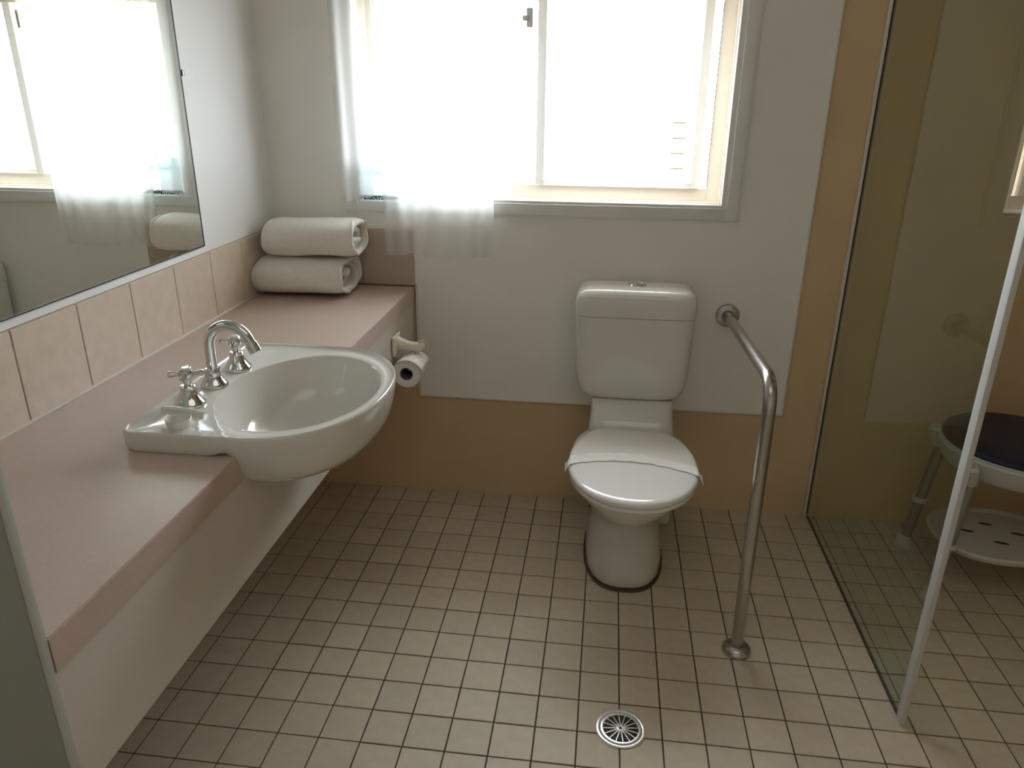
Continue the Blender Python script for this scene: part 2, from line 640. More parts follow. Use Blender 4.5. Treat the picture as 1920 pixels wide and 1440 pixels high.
# outer aluminium frame and deep painted reveal
frame_obj('window_frame', 'glow_cream', WX0 + 0.0035, WX1 - 0.0035, WZ0 + 0.0035, WZ1 - 0.0035, YB + 0.055, YB + 0.061,
          0.042, win, 0.001)
frame_obj('reveal', 'frame_cream', WX0 + 0.0006, WX1 - 0.0006, WZ0 + 0.0006, WZ1 - 0.0006, YB + 0.118, YB + WT + 0.006,
          0.012, win, 0.002)
# two sliding sashes, the right one left a little open
sz0, sz1 = WZ0 + 0.036, WZ1 - 0.018
for sx0, sx1, sy in ((-0.335, 0.192, YB + 0.066), (WX0 + 0.018, -0.312, YB + 0.092)):
    frame_obj('sash', 'glow_white', sx0, sx1, sz0, sz1, sy, sy + 0.022, 0.027, win, 0.002, 0.024)
    box_obj('pane', 'window_glass', sx0 + 0.025, sx1 - 0.025, sy + 0.009, sy + 0.013, sz0 + 0.022, sz1 - 0.025, 0, win)
bm = bmesh.new()
fbox(bm, win.matrix_world.translation, WX1 - 0.0470, WX1 - 0.0455, YB + 0.056, YB + 0.060, WZ0 + 0.05, WZ1 - 0.05)
bm_obj('weather_seal', bm, 'dark_seal', win)
# latch on the meeting stile
bm = bmesh.new()
off = win.matrix_world.translation
fbox(bm, off, -0.372, -0.352, YB + 0.064, YB + 0.078, 1.60, 1.655, 0.003)
fbox(bm, off, -0.384, -0.366, YB + 0.058, YB + 0.070, 1.618, 1.634, 0.003)
bm_obj('latch', bm, 'alu_white', win)

# ------------------------------------------------------------------ outside: paved ground, a slatted fence, one shrub
bm = bmesh.new()
box(bm, -12, 12, YB + WT, 30, -0.45, -0.35)
ground = structure(bm_obj('ground', bm, 'ground', smooth=False))

fence = empty('slat_fence', (-1.2, 3.6, -0.35))
tag(fence, 'pale cream horizontal slat fence beyond the window', 'fence')
nb = 17
bme = tile_mesh('fence_slat', 0.088, 0.02, 3.4, 0.002, 'brick')
for k in range(nb):
    z = 0.10 + k * 0.096
    bm = bmesh.new()
    box(bm, -3.4, 1.6, -0.012, 0.012, z - 0.044, z + 0.044, 0.003, 1)
    bm_obj('slat', bm, 'brick', fence)
for k in range(4):
    bm = bmesh.new()
    box(bm, -3.3 + k * 1.6, -3.21 + k * 1.6, 0.0125, 0.10, 0, nb * 0.096 + 0.05, 0.004, 1)
    bm_obj('post', bm, 'fence_post', fence)

# ------------------------------------------------------------------ vanity counter (semi-recessed basin cut-out)
counter = empty('vanity_counter', (-0.98, -0.10, 0.53))
tag(counter, 'long pinkish laminate vanity counter with deep edge along the left wall', 'counter')
CF = -0.738
NX, NY0, NY1 = -0.925, -0.500, -0.035
off = counter.matrix_world.translation
bm = bmesh.new()
prof = [(XL + 0.0122, -1.0165), (CF, -1.0165), (CF, NY0), (NX, NY0), (NX, NY1), (CF, NY1), (CF, YB - PT - 0.0115), (XL + 0.0122, YB - PT - 0.0115)]
ZB = CT - 0.052
vt = [bm.verts.new((x - off.x, y - off.y, CT - off.z)) for x, y in prof]
vb = [bm.verts.new((x - off.x, y - off.y, ZB - off.z)) for x, y in prof]
bm.faces.new(vt)
bm.faces.new(vb[::-1])
for i in range(len(prof)):
    k = (i + 1) % len(prof)
    bm.faces.new((vt[i], vb[i], vb[k], vt[k]))
es = [e for e in bm.edges if all(abs(v.co.z - (CT - off.z)) < 1e-6 for v in e.verts)]
bmesh.ops.bevel(bm, geom=es, offset=0.0018, segments=2, affect='EDGES')
bm_obj('countertop', bm, 'laminate', counter, sharp=30)
# apron board under the front edge, notched for the bowl
bm = bmesh.new()
AX0, AX1 = CF - 0.020, CF - 0.004
AZ = 0.537
fbox(bm, off, AX0, AX1, -1.0165, NY0 - 0.001, AZ, ZB - 0.0005)
fbox(bm, off, AX0, AX1, NY1 + 0.001, YB - 0.0025, AZ, ZB - 0.0005)
SZ = [(0.0, 0.679), (0.36, 0.682), (0.60, 0.694), (0.78, 0.714), (0.885, 0.738), (0.945, 0.762)]


def under(sv):
    for (a, za), (b, zb_) in zip(SZ, SZ[1:]):
        if sv <= b:
            return za + (zb_ - za) * (sv - a) / (b - a)
    return SZ[-1][1]


KS = 40
for k in range(KS):
    # scribed round the underside of the bowl
    ya = NY0 - 0.001 + (NY1 - NY0 + 0.002) * k / KS
    yb = NY0 - 0.001 + (NY1 - NY0 + 0.002) * (k + 1) / KS
    dm = 0.0 if (ya + 0.267) * (yb + 0.267) < 0 else min(abs(ya + 0.267), abs(yb + 0.267))
    fbox(bm, off, AX0, AX1, ya, yb, AZ, min(under(dm / 0.267) + 0.011, ZB - 0.0005))
bm_obj('apron', bm, 'apron', counter, smooth=False)

# ------------------------------------------------------------------ thin partition closing the near end of the vanity
leaf = structure(empty('wall_partition', (-0.98, -1.025, 0)))
DX1 = -0.7405
box_obj('partition_panel', 'door_paint', XL + 0.001, DX1 - 0.0005, -1.0335, -1.0178, 0.002, ZC - 0.002, 0.001, leaf)
box_obj('edge_strip', 'door_edge', DX1, DX1 + 0.0015, -1.0332, -1.0180, 0.002, ZC - 0.002, 0.0005, leaf)

# ------------------------------------------------------------------ mirror
mir = empty('wall_mirror', (XL, -0.35, 1.002))
tag(mir, 'large frameless wall mirror with thin dark edge above the tile splashback', 'mirror')
MY0, MY1, MZ0, MZ1 = -1.75, 0.316, 1.002, 2.05
box_obj('mirror_glass', 'mirror', XL + 0.0008, XL + 0.005, MY0 + 0.004, MY1 - 0.0045, MZ0 + 0.0035, MZ1 - 0.004, 0, mir)
bm = bmesh.new()
off = mir.matrix_world.translation
fbox(bm, off, XL + 0.0005, XL + 0.0056, MY1 - 0.0045, MY1, MZ0, MZ1)
fbox(bm, off, XL + 0.0005, XL + 0.0056, MY0, MY1 - 0.0045, MZ0, MZ0 + 0.0035)
fbox(bm, off, XL + 0.0005, XL + 0.0056, MY0, MY1 - 0.0045, MZ1 - 0.004, MZ1)
fbox(bm, off, XL + 0.0005, XL + 0.0056, MY0, MY0 + 0.004, MZ0 + 0.0035, MZ1 - 0.004)
bm_obj('dark_edge', bm, 'dark_seal', mir, smooth=False)
box_obj('mirror_clip', 'stool_leg', XL + 0.0005, XL + 0.009, MY1 + 0.0015, MY1 + 0.010, 1.446, 1.462, 0.001, mir)

# ------------------------------------------------------------------ basin
BC = Vector((-0.735, -0.267))


def d_outline():
    """D shaped rim: square at the wall side, round towards the room"""
    x0, xs, x1 = -0.958, -0.735, -0.527
    y0, y1 = -0.532, 0.002
    cr = 0.022
    pts = []
    for k in range(7):                                  # back far corner
        a = math.pi / 2 + (math.pi / 2) * k / 6
        pts.append(Vector((x0 + cr + cr * math.cos(a), y1 - cr + cr * math.sin(a))))
    for k in range(7):                                  # back near corner
        a = math.pi + (math.pi / 2) * k / 6
        pts.append(Vector((x0 + cr + cr * math.cos(a), y0 + cr + cr * math.sin(a))))
    cy = (y0 + y1) / 2
    for k in range(61):
        t = -math.pi / 2 + math.pi * k / 60
        c, s = math.cos(t), math.sin(t)
        e = 2 / 2.15
        pts.append(Vector((xs + (x1 - xs) * abs(c) ** e, cy + (y1 - y0) / 2 * math.copysign(abs(s) ** e, s))))
    return pts


def ray_outline(pts, c, ang):
    dx, dy = math.cos(ang), math.sin(ang)
    best = 0
    n = len(pts)
    for i in range(n):
        p, q = pts[i] - c, pts[(i + 1) % n] - c
        ex, ey = q.x - p.x, q.y - p.y
        den = dx * ey - dy * ex
        if abs(den) < 1e-12:
            continue
        t = (p.x * ey - p.y * ex) / den
        u = (p.x * dy - p.y * dx) / den
        if t > 0 and -1e-6 <= u <= 1 + 1e-6:
            best = max(best, t)
    return best


def sm(a, b, x):
    t = max(0, min(1, (x - a) / (b - a)))
    return t * t * (3 - 2 * t)


RZ = 0.831
NA = 160
OUT = d_outline()
corner_angs = []
angs = [2 * math.pi * i / NA for i in range(NA)]
rout = [ray_outline(OUT, BC, a) for a in angs]
IC = Vector((-0.716, -0.268))            # bowl opening
IA, IB = 0.162, 0.214


def in_pt(a):
    # opening point along the same direction from BC
    dx, dy = math.cos(a), math.sin(a)
    ox, oy = BC.x - IC.x, BC.y - IC.y
    A = (dx / IA) ** 2 + (dy / IB) ** 2
    B = 2 * (ox * dx / IA ** 2 + oy * dy / IB ** 2)
    Cc = (ox / IA) ** 2 + (oy / IB) ** 2 - 1
    t = (-B + math.sqrt(B * B - 4 * A * Cc)) / (2 * A)
    return Vector((BC.x + dx * t, BC.y + dy * t)), t


basin = empty('basin', (BC.x, BC.y, CT))
tag(basin, 'white ceramic semi-recessed wash basin set into the vanity counter', 'basin')
off = basin.matrix_world.translation
rings = []
DC = Vector((-0.770, -0.262))


def ring_out(front_s, back_s, zf, zb):
    r = []
    for a, ro in zip(angs, rout):
        p = Vector((math.cos(a), math.sin(a)))
        xo = BC.x + p.x * ro
        w = sm(-0.800, -0.735, xo)
        s = back_s * (1 - w) + front_s * w
        q = BC + p * ro * s
        r.append(Vector((q.x, q.y, zb * (1 - w) + zf * w)) - off)
    return r


UB = CT + 0.0006
rings.append(ring_out(0.06, 0.06, 0.679, 0.679))
rings.append(ring_out(0.36, 0.36, 0.682, 0.682))
rings.append(ring_out(0.60, 0.52, 0.694, 0.692))
rings.append(ring_out(0.78, 0.66, 0.714, 0.708))
rings.append(ring_out(0.885, 0.78, 0.738, 0.735))
rings.append(ring_out(0.945, 0.80, 0.762, UB))
rings.append(ring_out(0.978, 0.86, 0.786, UB))
rings.append(ring_out(0.992, 0.985, 0.806, UB))
rings.append(ring_out(0.999, 0.999, 0.818, UB + 0.008))
rings.append(ring_out(1.000, 1.000, RZ - 0.004, RZ - 0.004))
rings.append(ring_out(0.996, 0.996, RZ, RZ))
rings.append(ring_out(0.988, 0.988, RZ + 0.001, RZ + 0.001))
rings.append(ring_out(0.974, 0.972, RZ - 0.001, RZ - 0.001))
rings.append(ring_out(0.960, 0.955, RZ - 0.0042, RZ - 0.0042))


def ring_deck(f, z):
    r = []
    for a, ro in zip(angs, rout):
        pi, ti = in_pt(a)
        p = Vector((math.cos(a), math.sin(a)))
        s = (ro * 0.957) * (1 - f) + ti * f
        q = BC + p * s
        r.append(Vector((q.x, q.y, z)) - off)
    return r


rings.append(ring_deck(0.5, RZ - 0.0050))
rings.append(ring_deck(0.93, RZ - 0.0052))
rings.append(ring_deck(1.0, RZ - 0.0065))


def ring_bowl(s, z):
    r = []
    for a in angs:
        pi, ti = in_pt(a)
        q = DC + (pi - DC) * s
        r.append(Vector((q.x, q.y, z)) - off)
    return r


for s, z in [(0.985, RZ - 0.012), (0.965, RZ - 0.024), (0.93, RZ - 0.045), (0.88, RZ - 0.070), (0.80, RZ - 0.094),
             (0.68, RZ - 0.112), (0.5, RZ - 0.124), (0.3, RZ - 0.130), (0.115, RZ - 0.133)]:
    rings.append(ring_bowl(s, z))
bm = bmesh.new()
loft(bm, rings, True, True)
bm_obj('bowl', bm, 'ceramic', basin, sharp=50)
# raised divider of the soap tray
bm = bmesh.new()
pts = [(-0.938, -0.418), (-0.905, -0.420), (-0.870, -0.425), (-0.842, -0.432)]
lo = []
for (x, y), h, w in zip(pts, (0.0095, 0.0105, 0.0095, 0.008), (0.007, 0.011, 0.010, 0.008)):
    lo.append([Vector((x, y + dy * w, RZ - 0.0065 + dz * (h + 0.0015))) - off for dy, dz in
               ((-1.0, 0), (-0.75, 0.75), (-0.3, 1), (0.3, 1), (0.75, 0.75), (1.0, 0))])
loft(bm, lo)
bm_obj('tray_ridge', bm, 'ceramic', basin)
# waste outlet
bm = bmesh.new()
c = (DC.x - off.x, DC.y - off.y, RZ - 0.1335 - off.z)
lathe(bm, [(0.014, 0.0002), (0.024, 0.0022), (0.030, 0.0030), (0.033, 0.0022), (0.034, 0.0)], 32, c)
bm_obj('waste_ring', bm, 'chrome', basin)
bm = bmesh.new()
lathe(bm, [(0.0165, 0.0016), (0.001, 0.0016)], 24, c)
bm_obj('waste_hole', bm, 'drain_dark', basin)

# little round dish on the near corner of the deck
dish = empty('small_dish', (-0.866, -0.484, RZ - 0.0050))
tag(dish, 'tiny round off-white cup on the near corner of the basin', 'dish')
bm = bmesh.new()
lathe(bm, [(0.012, 0.0003), (0.0205, 0.0003), (0.0215, 0.004), (0.0235, 0.014), (0.0235, 0.017), (0.0225, 0.0178),
           (0.0205, 0.0165), (0.0180, 0.006), (0.012, 0.0035), (0.001, 0.003)], 32, cap0=True)
bm_obj('cup', bm, 'ceramic', dish)

# ------------------------------------------------------------------ taps and spout
def tap(x, y, label, rz):
    t = empty('basin_tap', (x, y, RZ - 0.0050))
    tag(t, label, 'tap', 'cross handle taps on the basin')
    bm = bmesh.new()
    lathe(bm, [(0.0305, 0.0002), (0.0308, 0.004), (0.0290, 0.008), (0.0230, 0.015), (0.0172, 0.026), (0.0148, 0.036),
               (0.0150, 0.040), (0.0130, 0.0425), (0.0110, 0.0430)], 32, cap0=True, cap1=True)
    bm_obj('flange', bm, 'chrome', t)
    bm = bmesh.new()
    lathe(bm, [(0.0075, 0.0428), (0.0072, 0.050), (0.0095, 0.056)], 24, cap0=True, cap1=True)
    bm_obj('spindle', bm, 'chrome', t)
    bm = bmesh.new()
    lathe(bm, [(0.0095, 0.0545), (0.0135, 0.060), (0.0140, 0.066), (0.0125, 0.073), (0.0095, 0.0755)], 24, cap0=True,
          cap1=True)
    for k in range(4):
        a = rz + k * math.pi / 2
        d = Vector((math.cos(a), math.sin(a), 0))
        o = Vector((0, 0, 0.066))
        tube(bm, [o + d * 0.008, o + d * 0.017, o + d * 0.026, o + d * 0.0315, o + d * 0.0335],
             [0.0042, 0.0040, 0.0062, 0.0066, 0.0050], 14)
    h = bm_obj('cross_handle', bm, 'chrome', t)
    bm = bmesh.new()
    lathe(bm, [(0.0090, 0.0752), (0.0088, 0.0775), (0.0070, 0.0790), (0.0005, 0.0793)], 24, cap0=True)
    bm_obj('button', bm, 'plastic_white', h)
    return t


tap(-0.900, -0.382, 'chrome cross handle tap nearest the camera, beside the small dish', 0.35)
tap(-0.902, -0.172, 'chrome cross handle tap behind the arched spout, beside the counter', 0.2)

sp = empty('basin_spout', (-0.904, -0.276, RZ - 0.0050))
tag(sp, 'chrome gooseneck spout between the two basin taps', 'faucet')
bm = bmesh.new()
lathe(bm, [(0.0285, 0.0002), (0.0288, 0.004), (0.0260, 0.009), (0.0205, 0.016), (0.0170, 0.024)], 32, cap0=True, cap1=True)
bm_obj('flange', bm, 'chrome', sp)
bm = bmesh.new()
lathe(bm, [(0.0172, 0.0236), (0.0172, 0.036), (0.0155, 0.0400), (0.0120, 0.0412)], 24, cap0=True, cap1=True)
bm_obj('collar', bm, 'chrome', sp)
R = 0.048
pth = [Vector((0, 0, 0.03)), Vector((0, 0, 0.06)), Vector((0, 0, 0.082))]
for k in range(1, 19):
    a = math.pi - math.radians(158) * k / 18
    pth.append(Vector((R + R * math.cos(a), -0.004 * k / 18, 0.088 + R * math.sin(a))))
e = pth[-1]
dv = (pth[-1] - pth[-2]).normalized()
pth.append(e + dv * 0.014)
bm = bmesh.new()
tube(bm, pth, 0.0112, 20)
bm_obj('neck', bm, 'chrome', sp)
bm = bmesh.new()
tube(bm, [e + dv * 0.006, e + dv * 0.0065, e + dv * 0.026, e + dv * 0.027], [0.0112, 0.0135, 0.0135, 0.0118], 20)
bm_obj('aerator', bm, 'chrome', sp)

# ------------------------------------------------------------------ rolled towels
def towel(name, cx, cy, z0, L, ry, rz, label, seed, flap, tilt=0.0, turns=2.6):
    rnd = random.Random(seed)
    t = empty(name, (cx, cy, z0))
    tag(t, label, 'towel', 'rolled white bath towels on the counter')
    n_t = 120
    u1 = 1.05 / turns
    kk = lambda q: 1 - 0.10 * q / u1 if q < u1 else 0.90 - 0.78 * (q - u1) / (1 - u1)
    n_x = 26
    th = 0.017
    bm = bmesh.new()
    grid = []
    for i in range(n_t + 1):
        u = i / n_t
        ang = flap + u * turns * 2 * math.pi
        k = kk(u)
        row = []
        ext = 0.010 * math.sin(ang * 0.5 + seed) + 0.006 * math.sin(ang * 1.3 + 2 * seed) - 0.008 * u
        for jx in range(n_x + 1):
            v = jx / n_x
            x = -L / 2 + L * v
            x += ext * (1 if v > 0.5 else -1) * abs(v - 0.5) * 2
            c, s = math.cos(ang), math.sin(ang)
            e = 2 / 2.5
            yy = (ry - th / 2) * k * math.copysign(abs(c) ** e, c)
            zz = (rz - th / 2) * k * math.copysign(abs(s) ** e, s)
            # loose cloth: soft bulges, pinched ends
            nz = noise.noise(Vector((x * 7 + seed * 3, c * 1.2 * k, s * 1.2 * k)))
            f = 1 + 0.085 * nz + 0.03 * noise.noise(Vector((x * 19 + seed, c * 3, s * 3)))
            edge = abs(v - 0.5) * 2
            f *= 1 - 0.085 * sm(0.80, 1.0, edge)
            zz2 = zz * f
            if zz2 < -rz + th:
                zz2 = max(zz2, -rz + th / 2)
            row.append(bm.verts.new((x, yy * f, rz + zz2 + tilt * x)))
        grid.append(row)
    for i in range(n_t):
        for jx in range(n_x):
            bm.faces.new((grid[i][jx], grid[i][jx + 1], grid[i + 1][jx + 1], grid[i + 1][jx]))
    o = bm_obj('roll', bm, 'towel', t, sharp=180)
    so = o.modifiers.new('thick', 'SOLIDIFY')
    so.thickness = th
    so.offset = 0
    sub = o.modifiers.new('sub', 'SUBSURF')
    sub.levels = 1
    sub.render_levels = 1
    # hem band at the open end of the cloth
    bm = bmesh.new()
    rows = []
    for i in range(0, 40):
        u = i / n_t
        ang = flap + u * turns * 2 * math.pi
        k = kk(u)
        c, s = math.cos(ang), math.sin(ang)
        e = 2 / 2.5
        f = 0.93 + 0.012 * math.sin(i * 0.9 + seed)
        ext = 0.010 * math.sin(ang * 0.5 + seed) + 0.006 * math.sin(ang * 1.3 + 2 * seed) - 0.008 * u
        rows.append(Vector((L / 2 + ext - 0.001 + 0.003 * math.sin(i * 0.5), (ry - 0.004) * k * f * math.copysign(abs(c) ** e, c),
                            rz + (rz - 0.004) * k * f * math.copysign(abs(s) ** e, s) + tilt * L / 2)))
    tube(bm, rows, 0.0062, 8)
    h = bm_obj('hem', bm, 'towel', t, sharp=180)
    return t


towel('rolled_towel', -1.066, 0.664, CT + 0.0015, 0.286, 0.118, 0.0595,
      'lower rolled white towel resting on the counter', 3, 5.35)
towel('rolled_towel', -1.030, 0.674, CT + 0.1205, 0.285, 0.094, 0.0615,
      'upper rolled white towel on top of the other towel', 5, 1.9, tilt=0.02)

# ------------------------------------------------------------------ toilet roll holder and roll
hold = empty('paper_holder', (CF - 0.004, 0.520, 0.665))
tag(hold, 'cream ceramic toilet paper holder fixed to the apron under the counter', 'holder')
off = hold.matrix_world.translation
bm = bmesh.new()
box(bm, 0.0006, 0.012, -0.030, 0.045, -0.030, 0.033, 0.005, 3)
bm_obj('wall_plate', bm, 'ceramic_cream', hold)
bm = bmesh.new()
lo = []
for x, z, hz, hy in [(0.010, 0.003, 0.026, 0.024), (0.026, 0.000, 0.020, 0.021), (0.045, -0.004, 0.016, 0.018),
                     (0.065, -0.006, 0.015, 0.016), (0.082, -0.005, 0.016, 0.015), (0.092, -0.003, 0.012, 0.011),
                     (0.096, -0.002, 0.006, 0.006)]:
    lo.append([Vector((x, hy * math.cos(a) + 0.012, z + hz * math.sin(a))) for a in
               [2 * math.pi * k / 20 for k in range(20)]])
loft(bm, lo)
bm_obj('arm', bm, 'ceramic_cream', hold)
bm = bmesh.new()
tube(bm, [(0.078, 0.010, 0.004), (0.088, 0.008, 0.016), (0.097, 0.006, 0.022)], [0.006, 0.005, 0.0025], 12)
bm_obj('nub', bm, 'ceramic_cream', hold)
bm = bmesh.new()
tube(bm, fillet([(0.052, 0.024, -0.012), (0.052, 0.040, -0.040), (0.052, 0.040, -0.070)], 0.02), 0.008, 12)
tube(bm, [(0.052, 0.048, -0.070), (0.052, -0.012, -0.070)], 0.009, 14)
bm_obj('spindle', bm, 'ceramic_cream', hold)

roll = empty('toilet_roll', (CF - 0.004 + 0.052, 0.515, 0.590))
tag(roll, 'white toilet paper roll hanging on the cream holder', 'toilet paper')
bm = bmesh.new()
ro, ri, hl = 0.0455, 0.0205, 0.050
lathe(bm, [(ri, -hl), (ri + 0.002, -hl - 0.001), (ro - 0.003, -hl - 0.001), (ro, -hl + 0.003), (ro, hl - 0.003), (ro - 0.003, hl), (ri, hl), (ri, -hl)], 40,
      (0, 0, 0), 'Y')
bm_obj('paper_wound', bm, 'paper', roll)
bm = bmesh.new()
lathe(bm, [(ri - 0.0003, -hl + 0.001), (ri - 0.0003, hl - 0.001), (ri - 0.0015, hl - 0.001), (ri - 0.0015, -hl + 0.001),
           (ri - 0.0003, -hl + 0.001)], 32, (0, 0, 0), 'Y')
bm_obj('core', bm, 'card', roll)
# loose flap over the top, hanging to the right
bm = bmesh.new()
rows = []
for k in range(14):
    t = k / 13
    a = math.radians(140 - 118 * t)
    r = ro + 0.0016 + 0.022 * max(0, t - 0.35)
    rows.append((r * math.cos(a), r * math.sin(a)))
vs = []
for (x, z), t in zip(rows, [k / 13 for k in range(14)]):
    yn = -hl - 0.004 - 0.022 * t
    yf = hl - 0.02 * t
    vs.append([bm.verts.new((x, yn + (yf - yn) * q / 5, z + 0.001 * math.sin(q * 2.1 + t * 4))) for q in range(6)])
for a, b in zip(vs, vs[1:]):
    for q in range(5):
        bm.faces.new((a[q], a[q + 1], b[q + 1], b[q]))
o = bm_obj('flap', bm, 'paper', roll)
so = o.modifiers.new('thick', 'SOLIDIFY')
so.thickness = 0.0008

# ------------------------------------------------------------------ toilet
TX = 0.014
wc = empty('toilet', (TX, 0.42, 0))
tag(wc, 'white close coupled toilet with closed lid under the window', 'toilet')
off = wc.matrix_world.translation


def egg(z, yf, yb, hw, n=2.3, k=64, x=TX, wide=0.56):
    """egg outline: blunt towards the wall, rounder at the front"""
    r = []
    ym = yf + (yb - yf) * wide
    for i in range(k):
        t = 2 * math.pi * i / k
        c, s = math.cos(t), math.sin(t)
        e = 2 / n
        X = hw * math.copysign(abs(c) ** e, c)
        if s < 0:
            Y = (ym - yf) * math.copysign(abs(s) ** e, s)
        else:
            Y = (yb - ym) * math.copysign(abs(s) ** (2 / 2.8), s)
        r.append(Vector((x + X, ym + Y, z)) - off)
    return r


bm = bmesh.new()
loft(bm, [egg(0.004, 0.268, 0.690, 0.121, 2.6), egg(0.012, 0.262, 0.690, 0.124, 2.6), egg(0.05, 0.264, 0.690, 0.121, 2.6),
          egg(0.10, 0.270, 0.685, 0.115, 2.5), egg(0.15, 0.268, 0.675, 0.109, 2.4), egg(0.19, 0.258, 0.665, 0.106, 2.3),
          egg(0.225, 0.238, 0.660, 0.109, 2.2), egg(0.26, 0.200, 0.660, 0.119, 2.1), egg(0.295, 0.152, 0.660, 0.136, 2.1),
          egg(0.325, 0.112, 0.655, 0.153, 2.1), egg(0.352, 0.082, 0.650, 0.167, 2.1), egg(0.376, 0.064, 0.640, 0.175, 2.1),
          egg(0.390, 0.058, 0.630, 0.177, 2.1), egg(0.3935, 0.062, 0.625, 0.174, 2.1)])
bm_obj('pan', bm, 'ceramic', wc, sharp=60)
# raised back of the pan carrying the cistern
bm = bmesh.new()
loft(bm, [[p - off for p in supell(TX + 0.004, (0.770 + fr) / 2, a, (0.770 - fr) / 2, 6, z)] for a, fr, z in
          [(0.105, 0.550, 0.20), (0.125, 0.530, 0.30), (0.137, 0.524, 0.372), (0.138, 0.526, 0.398), (0.135, 0.534, 0.42),
           (0.132, 0.554, 0.445), (0.131, 0.582, 0.468), (0.131, 0.602, 0.4822)]])
bm_obj('pan_back', bm, 'ceramic', wc, sharp=60)
# outlet connector behind on the floor
box_obj('outlet_cover', 'ceramic', TX + 0.02, TX + 0.165, 0.640, 0.7925, 0.003, 0.155, 0.02, wc, 3)
# dark bedding line round the foot
bm = bmesh.new()
loft(bm, [egg(0.0006, 0.251, 0.700, 0.1285, 2.6), egg(0.0042, 0.257, 0.695, 0.1265, 2.6)])
bm_obj('bedding', bm, 'sealant', wc)
# seat and lid
SC = TX + 0.003


def seat_ring(z, s, yf=0.046, yb=0.535, hw=0.1855, cut=0.51):
    ym = 0.285
    r = []
    for i in range(72):
        t = 2 * math.pi * i / 72
        c, sn = math.cos(t), math.sin(t)
        X = hw * s * math.copysign(abs(c) ** (2 / 2.15), c)
        if sn < 0:
            Y = (ym - yf) * s * math.copysign(abs(sn) ** (2 / 2.05), sn)
        else:
            Y = (yb + 0.03 - ym) * s * math.copysign(abs(sn) ** (2 / 2.2), sn)
        y = min(ym + Y, cut)
        r.append(Vector((SC + X, y, z)) - off)
    return r


bm = bmesh.new()
loft(bm, [seat_ring(0.3940, 0.965), seat_ring(0.3955, 0.985), seat_ring(0.402, 0.990), seat_ring(0.4062, 0.985)])
bm_obj('seat', bm, 'plastic_white', wc, sharp=60)
bm = bmesh.new()
loft(bm, [seat_ring(0.4070, 0.972, cut=0.512), seat_ring(0.4085, 0.992, cut=0.513), seat_ring(0.414, 1.0, cut=0.514),
          seat_ring(0.4205, 0.988, cut=0.513), seat_ring(0.4243, 0.955, cut=0.510), seat_ring(0.4262, 0.90, cut=0.505),
          seat_ring(0.4278, 0.6, cut=0.48), seat_ring(0.4283, 0.25), seat_ring(0.4284, 0.02)])
bm_obj('lid', bm, 'plastic_white', wc, sharp=60)
for sx in (-1, 1):
    bm = bmesh.new()
    tube(bm, [Vector((SC + sx * 0.055, 0.520, 0.410)) - off, Vector((SC + sx * 0.088, 0.520, 0.410)) - off], 0.0095, 14)
    bm_obj('hinge', bm, 'plastic_white', wc)
# cistern
TC = TX - 0.004
cyc, cyd = 0.697, 0.0925


def tank(z, a, b, n=7.0, yo=0.0):
    return [p - off for p in supell(TC, cyc + yo, a, b, n, z, 72)]


bm = bmesh.new()
loft(bm, [tank(0.4825, 0.118, 0.070, 4, 0.004), tank(0.4845, 0.136, 0.080, 5, 0.003), tank(0.492, 0.152, 0.086, 6),
          tank(0.506, 0.1645, 0.089), tank(0.53, 0.1745, 0.0905), tank(0.57, 0.1805, 0.0915), tank(0.64, 0.1835, 0.092),
          tank(0.72, 0.185, 0.0925), tank(0.759, 0.1855, 0.0925)])
bm_obj('cistern', bm, 'ceramic', wc, sharp=60)
bm = bmesh.new()
loft(bm, [tank(0.7595, 0.1835, 0.0905), tank(0.761, 0.1885, 0.0945), tank(0.78, 0.1895, 0.0952), tank(0.805, 0.1885, 0.0945),
          tank(0.822, 0.1855, 0.0915, 6.5), tank(0.834, 0.179, 0.085, 6), tank(0.842, 0.168, 0.074, 5.5),
          tank(0.8465, 0.150, 0.058, 5), tank(0.8485, 0.115, 0.035, 4.5), tank(0.849, 0.02, 0.008, 4)])
bm_obj('cistern_lid', bm, 'ceramic', wc, sharp=60)
bm = bmesh.new()
c = (TC + 0.002 - off.x, cyc - 0.008 - off.y, 0.8485 - off.z)
lathe(bm, [(0.028, -0.001), (0.028, 0.002), (0.0255, 0.0045), (0.022, 0.005), (0.0215, 0.0040), (0.010, 0.0046),
           (0.0005, 0.0046)], 32, c, cap0=True)
fb = bm_obj('flush_button', bm, 'chrome', wc)
fb['label'] = 'round chrome two part push button'
bm = bmesh.new()
box(bm, c[0] - 0.0009, c[0] + 0.0009, c[1] - 0.021, c[1] + 0.021, c[2] + 0.0042, c[2] + 0.0052)
bm_obj('button_gap', bm, 'dark_seal', fb)
# inlet stop valve and hose right of the cistern
bm = bmesh.new()
tube(bm, fillet([Vector((TX + 0.162, 0.780, 0.470)) - off, Vector((TX + 0.162, 0.745, 0.462)) - off,
                 Vector((TX + 0.140, 0.730, 0.4875)) - off], 0.02), 0.006, 10)
bm_obj('water_hose', bm, 'stool_plastic', wc)

